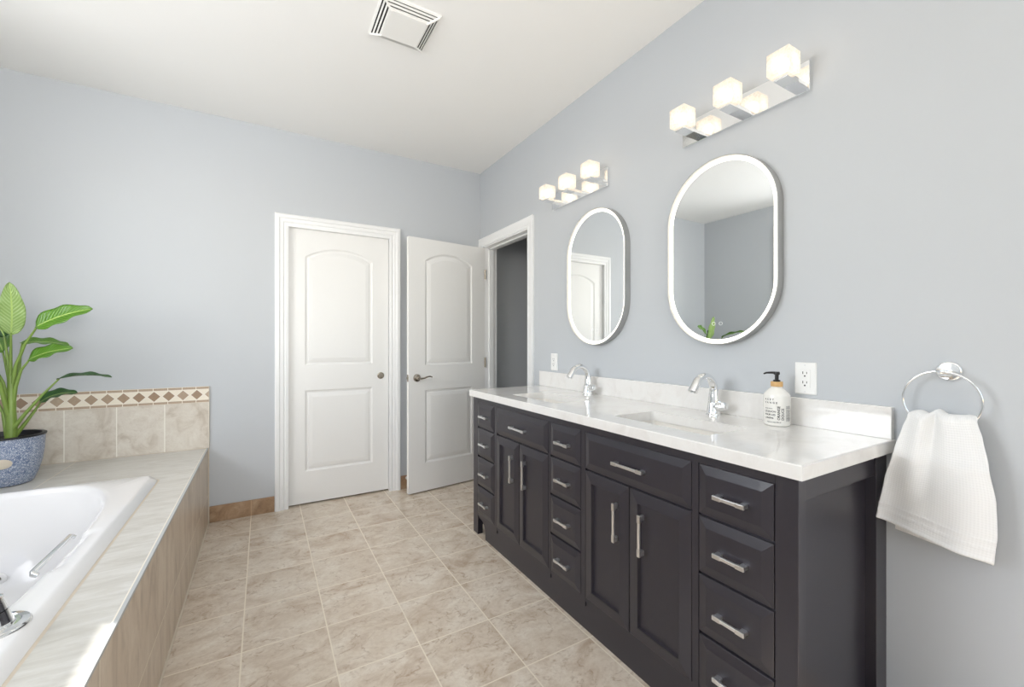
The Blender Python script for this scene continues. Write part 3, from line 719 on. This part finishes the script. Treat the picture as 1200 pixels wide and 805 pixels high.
def towel():
    nu, nf, nb, nt_ = 70, 110, 22, 10
    me = bpy.data.meshes.new('hand_towel'); bm = bmesh.new(); uvl = bm.loops.layers.uv.new('UV')
    def lerp(tab, v):
        for (a, x), (b, y) in zip(tab, tab[1:]):
            if v <= b:
                t = (v - a) / (b - a); t = t * t * (3 - 2 * t) * 0.4 + t * 0.6; return x + (y - x) * t
        return tab[-1][1]
    left = [(0, 0.488), (0.10, 0.497), (0.3, 0.512), (0.6, 0.535), (1.0, 0.5555)]
    right = [(0, 0.347), (0.10, 0.336), (0.3, 0.322), (0.55, 0.309), (0.8, 0.307), (1.0, 0.314)]
    def fold(u, v):
        top = math.cos(u * 6.3 + 0.5) * 0.010 + math.cos(u * 10.0 + 1.8) * 0.005
        bot = math.cos(u * 3.4 + 2.1) * 0.010 + math.cos(u * 6.4 - 0.7) * 0.004 + 0.004 * math.sin(u * 2.2 + v * 5)
        k = min(1.0, v * 1.25); return top * (1 - k) + bot * k
    def front(u, v):
        y = lerp(left, v) * (1 - u) / 2 + lerp(right, v) * (1 + u) / 2
        y += 0.006 * math.sin(u * 5 + 1) * (1 - u * u) * (1 - v)
        ztop = 0.988 + 0.0050 * math.cos(u * 6.3 + 0.5) + 0.0022 * math.cos(u * 10 + 1.8) - 0.010 * max(0, abs(u) - 0.75) * 4
        zb = 0.668 * (1 - u) / 2 + 0.632 * (1 + u) / 2
        z = ztop + (zb - ztop) * v
        x = 1.622 - 0.018 * min(1, v * 3) + fold(u, v)
        x += 0.004 * math.sin(v * 9 + u * 2) * v - 0.002 * math.exp(-((v - 0.36 + 0.02 * u) / 0.03) ** 2) - 0.0016 * math.exp(-((u + 0.03 - 0.1 * v) / 0.12) ** 2) * min(1, v * 2)
        for vc, am in ((0.845, 0.0022), (0.905, 0.0018), (0.985, 0.0030)): x -= am * math.exp(-((v - vc) / 0.011) ** 2)
        return Vector((x, y, z))
    def back(u, v):
        f = front(u, min(1.0, v)); zb = 0.628 * (1 - u) / 2 + 0.606 * (1 + u) / 2
        ztop = front(u, 0).z
        w = (f.y - 0.418) * (0.80 + 0.05 * v) + 0.413
        return Vector((1.672 + 0.35 * fold(u, v) * 0.5, w, ztop + (zb - ztop) * v))
    rows = []
    for j in range(nb): v = 1 - j / nb; rows.append([back(-1 + 2 * i / nu, v) for i in range(nu + 1)])
    for j in range(nt_ + 1):
        t = j / nt_; row = []
        for i in range(nu + 1):
            u = -1 + 2 * i / nu; a = back(u, 0); b = front(u, 0); p = a.lerp(b, (1 - math.cos(PI * t)) / 2); p.z += 0.014 * math.sin(PI * t); row.append(p)
        rows.append(row)
    for j in range(1, nf + 1): rows.append([front(-1 + 2 * i / nu, j / nf) for i in range(nu + 1)])
    nr = len(rows); vs = [[bm.verts.new(p) for p in r] for r in rows]
    for j in range(nr - 1):
        for i in range(nu):
            f = bm.faces.new((vs[j][i], vs[j][i + 1], vs[j + 1][i + 1], vs[j + 1][i]))
            for lp, (a, b) in zip(f.loops, ((i, j), (i + 1, j), (i + 1, j + 1), (i, j + 1))):
                lp[uvl].uv = (a / nu, (b - nb - nt_) / nf if b >= nb + nt_ else (nb - b) / nb if b < nb else 0.0)
    c = Vector((1.648, 0.42, 0.62))
    bmesh.ops.translate(bm, verts=bm.verts[:], vec=-c)
    bmesh.ops.recalc_face_normals(bm, faces=bm.faces[:])
    bm.to_mesh(me); bm.free(); me.materials.append(M['towel'])
    for p in me.polygons: p.use_smooth = True
    o = bpy.data.objects.new('hand_towel', me); COL.objects.link(o); o.location = c
    s = o.modifiers.new('thickness', 'SOLIDIFY'); s.thickness = 0.006; s.offset = 0
    ss = o.modifiers.new('smooth', 'SUBSURF'); ss.levels = 1; ss.render_levels = 1
    return tag(o, 'white waffle-weave hand towel hanging from the chrome ring', 'towel')
towel()

# ------------------------------------------------------------------ ceiling vent
vx0, vx1, vy0, vy1 = 0.445, 0.716, 1.868, 2.150
ve = thing('ceiling_vent', 'square cream exhaust fan grille on the white ceiling', 'vent', ((vx0 + vx1) / 2, (vy0 + vy1) / 2, H))
hx, hy = (vx1 - vx0) / 2, (vy1 - vy0) / 2
def sq(k, z): return [(a, b, z) for a, b in rect(-hx + k, hx - k, -hy + k, hy - k)]
MB().loft([sq(0.004, -0.0005), sq(0.004, -0.004), sq(0.05, -0.018)], True, True).build('shade_backing', M['slot'], ve)  # solid dark block standing in for the shade between the louvers
MB().loft([sq(0.0, 0), sq(0.0, -0.007), sq(0.008, -0.010), sq(0.008, 0)], False, False).build('grille_frame', M['vent'], ve)
for k in range(3):
    i0 = 0.0145 + k * 0.0135
    z0 = -0.0125 - k * 0.0055
    MB().loft([sq(i0, z0), sq(i0 + 0.0062, z0 - 0.0026), sq(i0 + 0.0062, z0 + 0.001), sq(i0, z0 + 0.004), sq(i0, z0)], False, False).build('louver', M['vent'], ve)
MB().loft([sq(0.0485, -0.016), sq(0.0485, -0.0290), sq(0.051, -0.0300)], True, True).build('centre_panel', M['vent'], ve)
for sx, sy in ((1, 1), (1, -1), (-1, 1), (-1, -1)):
    a = Vector((sx * (hx - 0.006), sy * (hy - 0.006), -0.010)); b = Vector((sx * (hx - 0.053), sy * (hy - 0.053), -0.028))
    MB().tube([a, b], 0.0055, seg=8).build('corner_rib', M['vent'], ve)

# ------------------------------------------------------------------ tub surround, wall tile, bathtub
TX = -0.315; DY0 = 0.72
ts = thing('tub_surround', 'tiled tub deck and side panel enclosing the bathtub', 'tub surround', (XL, DY0, 0))
tx0, tx1, ty0, ty1 = -1.455, -0.463, 1.085, 2.795
g = lambda z: (lambda u, v: (u - XL, v - DY0, z))
mb = MB(); O = rect(XL + 0.001, TX - 0.008, DY0, D - 0.0145); Hh = rect(tx0 + 0.03, tx1 - 0.03, ty0 + 0.03, ty1 - 0.03)[::-1]
mb.poly(O, [Hh], g(0.500)); mb.poly(O, [Hh], g(0.480))
for l in (O, Hh): mb.loft([[g(0.5)(u, v) for u, v in l], [g(0.48)(u, v) for u, v in l]], False, False)
o = mb.build('deck_top', M['deck'], ts)
# texture space of the decks follows world axes: keep the pattern where the joints stand
MB().box(TX - 0.020 - XL, TX - XL, 0.0, D - 0.0145 - DY0, 0.0, 0.492).build('side_panel', M['tubside'], ts)
MB().box(0.001, TX - 0.02 - XL, 0.0, 0.02, 0.0, 0.48).build('end_panel', M['tubside'], ts)
MB().box(TX - 0.0085 - XL, TX + 0.0015 - XL, 0.0, D - 0.0145 - DY0, 0.492, 0.5012, 0.0008).build('edge_trim', M['edge'], ts)
MB().box(TX - XL, TX + 0.006 - XL, 0.0, D - 0.0145 - DY0, 0.0005, 0.006).build('grout_bead', M['grout'], ts)
MB().box(0.0015, TX - 0.009 - XL, D - 0.0185 - DY0, D - 0.0146 - DY0, 0.499, 0.5030).build('caulk_line', M['grout'], ts)
wt = thing('tile_backsplash', 'beige tile strip with brown diamond border behind the plant', 'wall tile', (XL, D, 0.5))
MB().box(0.001, TX + 0.004 - XL, -0.012, -0.0005, 0.0005, 0.3035, 0.001).build('field_tile', M['walltile'], wt)
MB().box(0.001, TX + 0.004 - XL, -0.0135, -0.0005, 0.3040, 0.4090, 0.001).build('mosaic_border', M['band'], wt)
MB().box(TX + 0.004 - XL, TX + 0.007 - XL, -0.013, -0.0005, 0.0, 0.4085).box(TX - 0.02 - XL, TX + 0.006 - XL, -0.0140, -0.0005, -0.499, 0.0).build('end_grout', M['grout'], wt)

tub = thing('bathtub', 'white drop-in bathtub set into the tiled deck', 'bathtub', ((tx0 + tx1) / 2, (ty0 + ty1) / 2, 0.12))
cxT, cyT = (tx0 + tx1) / 2, (ty0 + ty1) / 2
NT = 160
def sup(a, b, n, th):
    c, s = math.cos(th), math.sin(th); k = (abs(c / a) ** n + abs(s / b) ** n) ** (-1 / n); return c * k, s * k
def rring(a, b, r, z):      # rectangle-like ring sampled at the same angles
    out = []
    for i in range(NT):
        th = 2 * PI * i / NT; u, v = sup(a, b, 14 if r else 60, th); out.append((u, v, z))
    return out
def lipdip(u, v):           # scooped recess beside the grab bar
    y = v + cyT
    if u < 0.2: return 0.0
    a = min(1, max(0, (y - 1.755) / 0.05)); b = min(1, max(0, (2.075 - y) / 0.03)); a = a * a * (3 - 2 * a); b = b * b * (3 - 2 * b)
    return a * b
def sring(a, b, n, z, dy=0.0, dip=0.0, out=0.0):
    r = []
    for i in range(NT):
        th = 2 * PI * i / NT; u, v = sup(a, b, n, th); k = lipdip(u, v)
        r.append((u + out * k, v + dy, z - dip * k))
    return r
ha, hb2 = (tx1 - tx0) / 2, (ty1 - ty0) / 2
z0 = 0.12
m = MB()
m.loft([rring(ha - 0.02, hb2 - 0.02, 0, 0.5005 - z0), rring(ha + 0.004, hb2 + 0.004, 0, 0.5005 - z0), rring(ha + 0.002, hb2 + 0.002, 0, 0.506 - z0), rring(ha - 0.019, hb2 - 0.012, 0, 0.523 - z0), rring(ha - 0.024, hb2 - 0.016, 0, 0.5270 - z0), rring(ha - 0.031, hb2 - 0.021, 0, 0.5285 - z0),
        sring(0.432, 0.842, 3.0, 0.5285 - z0, 0, 0.001, 0.008), sring(0.417, 0.832, 3.0, 0.5275 - z0, 0, 0.011, 0.005), sring(0.407, 0.822, 3.0, 0.520 - z0, 0, 0.013, 0.0), sring(0.400, 0.815, 3.0, 0.500 - z0, 0, 0.004), sring(0.392, 0.800, 3.0, 0.44 - z0), sring(0.365, 0.755, 3.0, 0.30 - z0), sring(0.335, 0.690, 3.2, 0.19 - z0), sring(0.30, 0.63, 3.2, 0.150 - z0), sring(0.24, 0.54, 3.0, 0.135 - z0)], False, True)
m.build('tub_shell', M['acrylic'], tub, smooth=True, angle=55)
MB().loft([rring(ha + 0.002, hb2 + 0.002, 0, 0.5002 - z0), rring(ha + 0.003, hb2 + 0.003, 0, 0.5018 - z0), rring(ha + 0.011, hb2 + 0.009, 0, 0.5004 - z0)], False, False).build('caulk_line', M['grout'], tub, smooth=True)
bx_ = -0.588 - cxT
zb = 0.519 - z0
gb = MB().tube([(bx_ + 0.012, 1.794 - cyT, zb - 0.010), (bx_ + 0.001, 1.796 - cyT, zb - 0.003), (bx_ - 0.001, 1.803 - cyT, zb), (bx_ + 0.002, 1.95 - cyT, zb), (bx_ + 0.002, 2.072 - cyT, zb), (bx_ + 0.003, 2.079 - cyT, zb - 0.003), (bx_ + 0.014, 2.081 - cyT, zb - 0.010)], [0.007, 0.008, 0.008, 0.008, 0.008, 0.008, 0.007], seg=14)
o = gb.build('grab_bar', M['chrome'], tub, smooth=True); o['label'] = 'chrome grab bar on the inner rim'
jt = MB().lathe([(0.026, 0.0), (0.026, -0.004), (0.021, -0.008), (0.012, -0.008), (0.010, -0.003)], c=(-0.960 - cxT, 2.632 - cyT, 0.205 - z0), seg=24, axis='Y')
jj = jt.build('jet', M['acrylic'], tub, smooth=True)
MB().lathe([(0.009, 0.0), (0.009, -0.008), (0.005, -0.009)], c=(-0.960 - cxT, 2.632 - cyT, 0.205 - z0), seg=14, axis='Y').build('jet_nozzle', M['nickel'], jj, smooth=True)

hs = thing('hand_shower', 'chrome tub valve with lever on the near tub rim', 'tub faucet', (-0.545, 1.470, 0.5285))
MB().lathe([(0.062, 0.0), (0.062, 0.003), (0.058, 0.008), (0.045, 0.0105), (0.043, 0.0085), (0.036, 0.0085), (0.034, 0.013), (0.026, 0.015)], seg=44).build('escutcheon', M['chrome'], hs, smooth=True)
MB().tube([(0.0, 0, 0.010), (-0.001, 0, 0.024), (-0.003, 0, 0.038)], [0.0330, 0.0295, 0.0275], seg=28).tube([(-0.003, 0, 0.039), (-0.006, 0, 0.056), (-0.008, 0, 0.066)], [0.0262, 0.0240, 0.0230], seg=28).build('body', M['chrome'], hs, smooth=True)
MB().tube([(-0.008, 0, 0.065), (-0.009, 0, 0.070), (-0.010, 0, 0.074)], [0.0245, 0.0250, 0.018], seg=24).tube([(-0.012, 0, 0.070), (-0.018, 0.0, 0.084), (-0.034, 0.0, 0.090), (-0.062, 0, 0.096), (-0.100, 0, 0.101)], [0.0150, 0.0125, 0.0105, 0.0095, 0.0105], seg=18).build('lever', M['chrome'], hs, smooth=True)

# ------------------------------------------------------------------ door stop
ds = thing('door_stop', 'small white-tipped door stop on the baseboard beside the casing', 'door stop', (1.018, D - 0.0105, 0.088))
MB().lathe([(0.013, 0.0), (0.013, -0.004), (0.008, -0.007)], seg=16, axis='Y').build('base', M['satin'], ds, smooth=True)
MB().tube([(0, -0.005, 0), (0.012, -0.030, 0.0), (0.024, -0.058, -0.001)], 0.0052, seg=10).build('spring_rod', M['satin'], ds, smooth=True)
MB().tube([(0.023, -0.056, -0.001), (0.027, -0.066, -0.001), (0.030, -0.074, -0.001)], [0.0085, 0.0095, 0.008], seg=14).build('tip', M['plastic'], ds, smooth=True)

# ------------------------------------------------------------------ plant in its pot
PX, PY = -1.100, 3.080
pl = thing('potted_plant', 'green broad-leaved plant in a blue crackle-glazed pot', 'plant', (PX, PY, 0.5015))
PP = [(0.0, 0.0), (0.088, 0.0), (0.096, 0.006), (0.112, 0.050), (0.125, 0.105), (0.132, 0.165), (0.134, 0.215), (0.1345, 0.232)]
pot = MB().lathe(PP + [(0.128, 0.234), (0.126, 0.225), (0.120, 0.150), (0.0, 0.145)], seg=64, cap0=False, cap1=False).build('pot', M['pot'], pl, smooth=True)
MB().lathe([(0.134, 0.231), (0.1395, 0.232), (0.1400, 0.2395), (0.136, 0.2415), (0.1235, 0.2405), (0.1215, 0.225), (0.1165, 0.19)], seg=64, cap0=False, cap1=False).build('liner', M['liner'], pot, smooth=True)
MB().lathe([(0.0, 0.222), (0.06, 0.225), (0.1180, 0.217), (0.1180, 0.205)], seg=40, cap0=False, cap1=False).build('soil', M['soil'], pl, smooth=True)
def potr(h):
    for (r0, h0), (r1, h1) in zip(PP[1:], PP[2:]):
        if h0 <= h <= h1: return r0 + (r1 - r0) * (h - h0) / max(1e-6, h1 - h0)
    return 0.13
bd = MB(); rings = []
ca = math.atan2(-PY, -PX) - 0.10
for k in range(6):
    s = k / 5; ring = []
    for i in range(32):
        a = 2 * PI * i / 32; hh = 0.118 + 0.024 * s * math.sin(a); r = potr(hh) + 0.0022 - 0.0018 * (s ** 6); an = ca + 0.034 * s * math.cos(a) / r
        ring.append((r * math.cos(an), r * math.sin(an), hh))
    rings.append(ring)
bd.loft(rings, False, False).build('badge', M['badge'], pot, smooth=True)
q = lambda x, y, z: Vector((x - PX, y - PY, z - 0.5))
st = MB().tube([q(-1.082, 3.080, 0.700), q(-1.080, 3.080, 0.78), q(-1.081, 3.080, 0.86), q(-1.080, 3.080, 0.95), q(-1.083, 3.080, 1.03)], [0.023, 0.021, 0.018, 0.016, 0.009], seg=18)
st.build('stem', M['stem'], pl, smooth=True)
def leaf(B, T, w, nrm, bend, fold, mat, stalk, tipcurl=0.0):
    B, T = Vector(B), Vector(T); nrm = Vector(nrm).normalized(); Mid = (B + T) / 2 + Vector(bend)
    nv, nu = 20, 10
    bm = bmesh.new(); uvl = bm.loops.layers.uv.new('UV'); vs = []
    for j in range(nv + 1):
        t = j / nv
        p = B * (1 - t) ** 2 + Mid * 2 * t * (1 - t) + T * t * t
        tg = ((Mid - B) * 2 * (1 - t) + (T - Mid) * 2 * t).normalized()
        sd = tg.cross(nrm).normalized(); n2 = sd.cross(tg).normalized()
        ww = w * (math.sin(PI * min(1, t ** 0.80)) ** 0.62 * (1 - 0.18 * t) + 0.01) * 0.54
        row = []
        for i in range(nu + 1):
            s = -1 + 2 * i / nu
            row.append(bm.verts.new(p + sd * (s * ww) + n2 * (fold * ww * abs(s) ** 1.3 + 0.05 * w * math.sin(t * 17 + 2 * s) * abs(s) ** 2 - tipcurl * t ** 3)))
        vs.append(row)
    for j in range(nv):
        for i in range(nu):
            f = bm.faces.new((vs[j][i], vs[j][i + 1], vs[j + 1][i + 1], vs[j + 1][i]))
            for lp, (a, b) in zip(f.loops, ((i, j), (i + 1, j), (i + 1, j + 1), (i, j + 1))): lp[uvl].uv = (a / nu, b / nv)
    me = bpy.data.meshes.new('leaf'); bm.to_mesh(me); bm.free(); me.materials.append(mat)
    for p in me.polygons: p.use_smooth = True
    o = bpy.data.objects.new('leaf', me); COL.objects.link(o); o.parent = pl
    s = o.modifiers.new('thickness', 'SOLIDIFY'); s.thickness = 0.0014; s.offset = 0
    pts = [Vector(x) for x in stalk] + [B + (Mid - B) * 0.10]
    n = len(pts); MB().tube(pts, [0.0100 - 0.0064 * k / (n - 1) for k in range(n)], seg=12).build('leaf_stalk', M['stem'], o, smooth=True)
    return o
# pale upright leaf
leaf(q(-1.068, 3.04, 1.234), q(-1.052, 2.98, 1.488), 0.094, (0.15, -1, 0.05), (0.012, 0.0, 0), 0.12, M['leaf_b'], [q(-1.084, 3.08, 0.98), q(-1.083, 3.08, 1.10)])
# big leaf to the right
leaf(q(-0.975, 3.01, 1.273), q(-0.755, 2.97, 1.370), 0.112, (0.0, -0.80, 0.60), (-0.01, 0.0, 0.026), 0.22, M['leaf_a'], [q(-1.078, 3.08, 0.96), q(-1.062, 3.07, 1.08), q(-1.020, 3.04, 1.19)])
# thin leaf behind
leaf(q(-1.058, 3.10, 1.196), q(-0.885, 3.12, 1.184), 0.085, (0.0, -0.36, 0.93), (0.0, 0.0, 0.020), 0.20, M['leaf_a'], [q(-1.080, 3.09, 0.95), q(-1.066, 3.11, 1.05), q(-1.060, 3.11, 1.13)])
# middle leaf
leaf(q(-1.012, 3.05, 1.112), q(-0.845, 3.03, 1.168), 0.100, (0.05, -0.62, 0.78), (-0.01, 0.0, 0.020), 0.20, M['leaf_a'], [q(-1.076, 3.08, 0.88), q(-1.062, 3.07, 0.98), q(-1.040, 3.06, 1.06)])
#leaf(q(-1.040, 3.04, 1.106), q(-0.955, 2.93, 1.140), 0.070, (0.3, -0.45, 0.85), (0.0, 0.0, 0.015), 0.20, M['leaf_a'], [q(-1.078, 3.08, 0.90), q(-1.060, 3.06, 1.02)]) if False else None
# narrow drooping leaf
leaf(q(-0.918, 3.07, 1.008), q(-0.705, 3.07, 1.010), 0.075, (0.02, -0.14, 0.99), (0.0, 0.0, 0.030), 0.30, M['leaf_c'], [q(-1.070, 3.07, 0.770), q(-1.030, 3.07, 0.840), q(-0.970, 3.07, 0.930)])
# low dark leaf
leaf(q(-0.985, 3.09, 0.892), q(-0.850, 3.11, 0.930), 0.085, (0.1, -0.40, 0.90), (-0.01, 0, 0.035), 0.25, M['leaf_c'], [q(-1.068, 3.09, 0.735), q(-1.030, 3.09, 0.800), q(-1.000, 3.09, 0.855)])
# leaves on the far side, mostly outside the photograph
leaf(q(-1.110, 3.10, 1.225), q(-1.180, 3.10, 1.365), 0.110, (-0.2, -1, 0.1), (0.012, 0, 0.012), 0.15, M['leaf_c'], [q(-1.088, 3.09, 0.96), q(-1.098, 3.10, 1.10)])
leaf(q(-1.140, 3.05, 1.130), q(-1.290, 3.01, 1.150), 0.090, (-0.1, -0.4, 0.9), (0, 0, 0.03), 0.2, M['leaf_c'], [q(-1.086, 3.08, 0.86), q(-1.105, 3.07, 1.00)])
leaf(q(-1.150, 2.95, 1.255), q(-1.300, 2.72, 1.315), 0.110, (0.3, 0.1, 0.95), (0, 0, 0.035), 0.2, M['leaf_a'], [q(-1.088, 3.07, 0.84), q(-1.105, 3.04, 1.00), q(-1.130, 2.99, 1.15)])
leaf(q(-1.160, 3.10, 0.985), q(-1.330, 3.12, 0.990), 0.090, (0, -0.3, 0.95), (0, 0, 0.03), 0.25, M['leaf_a'], [q(-1.095, 3.08, 0.735), q(-1.112, 3.09, 0.85)])
leaf(q(-1.130, 3.14, 1.150), q(-1.230, 3.32, 1.240), 0.100, (-0.4, -0.5, 0.8), (0, 0, 0.03), 0.2, M['leaf_a'], [q(-1.086, 3.09, 0.88), q(-1.100, 3.11, 1.02)])
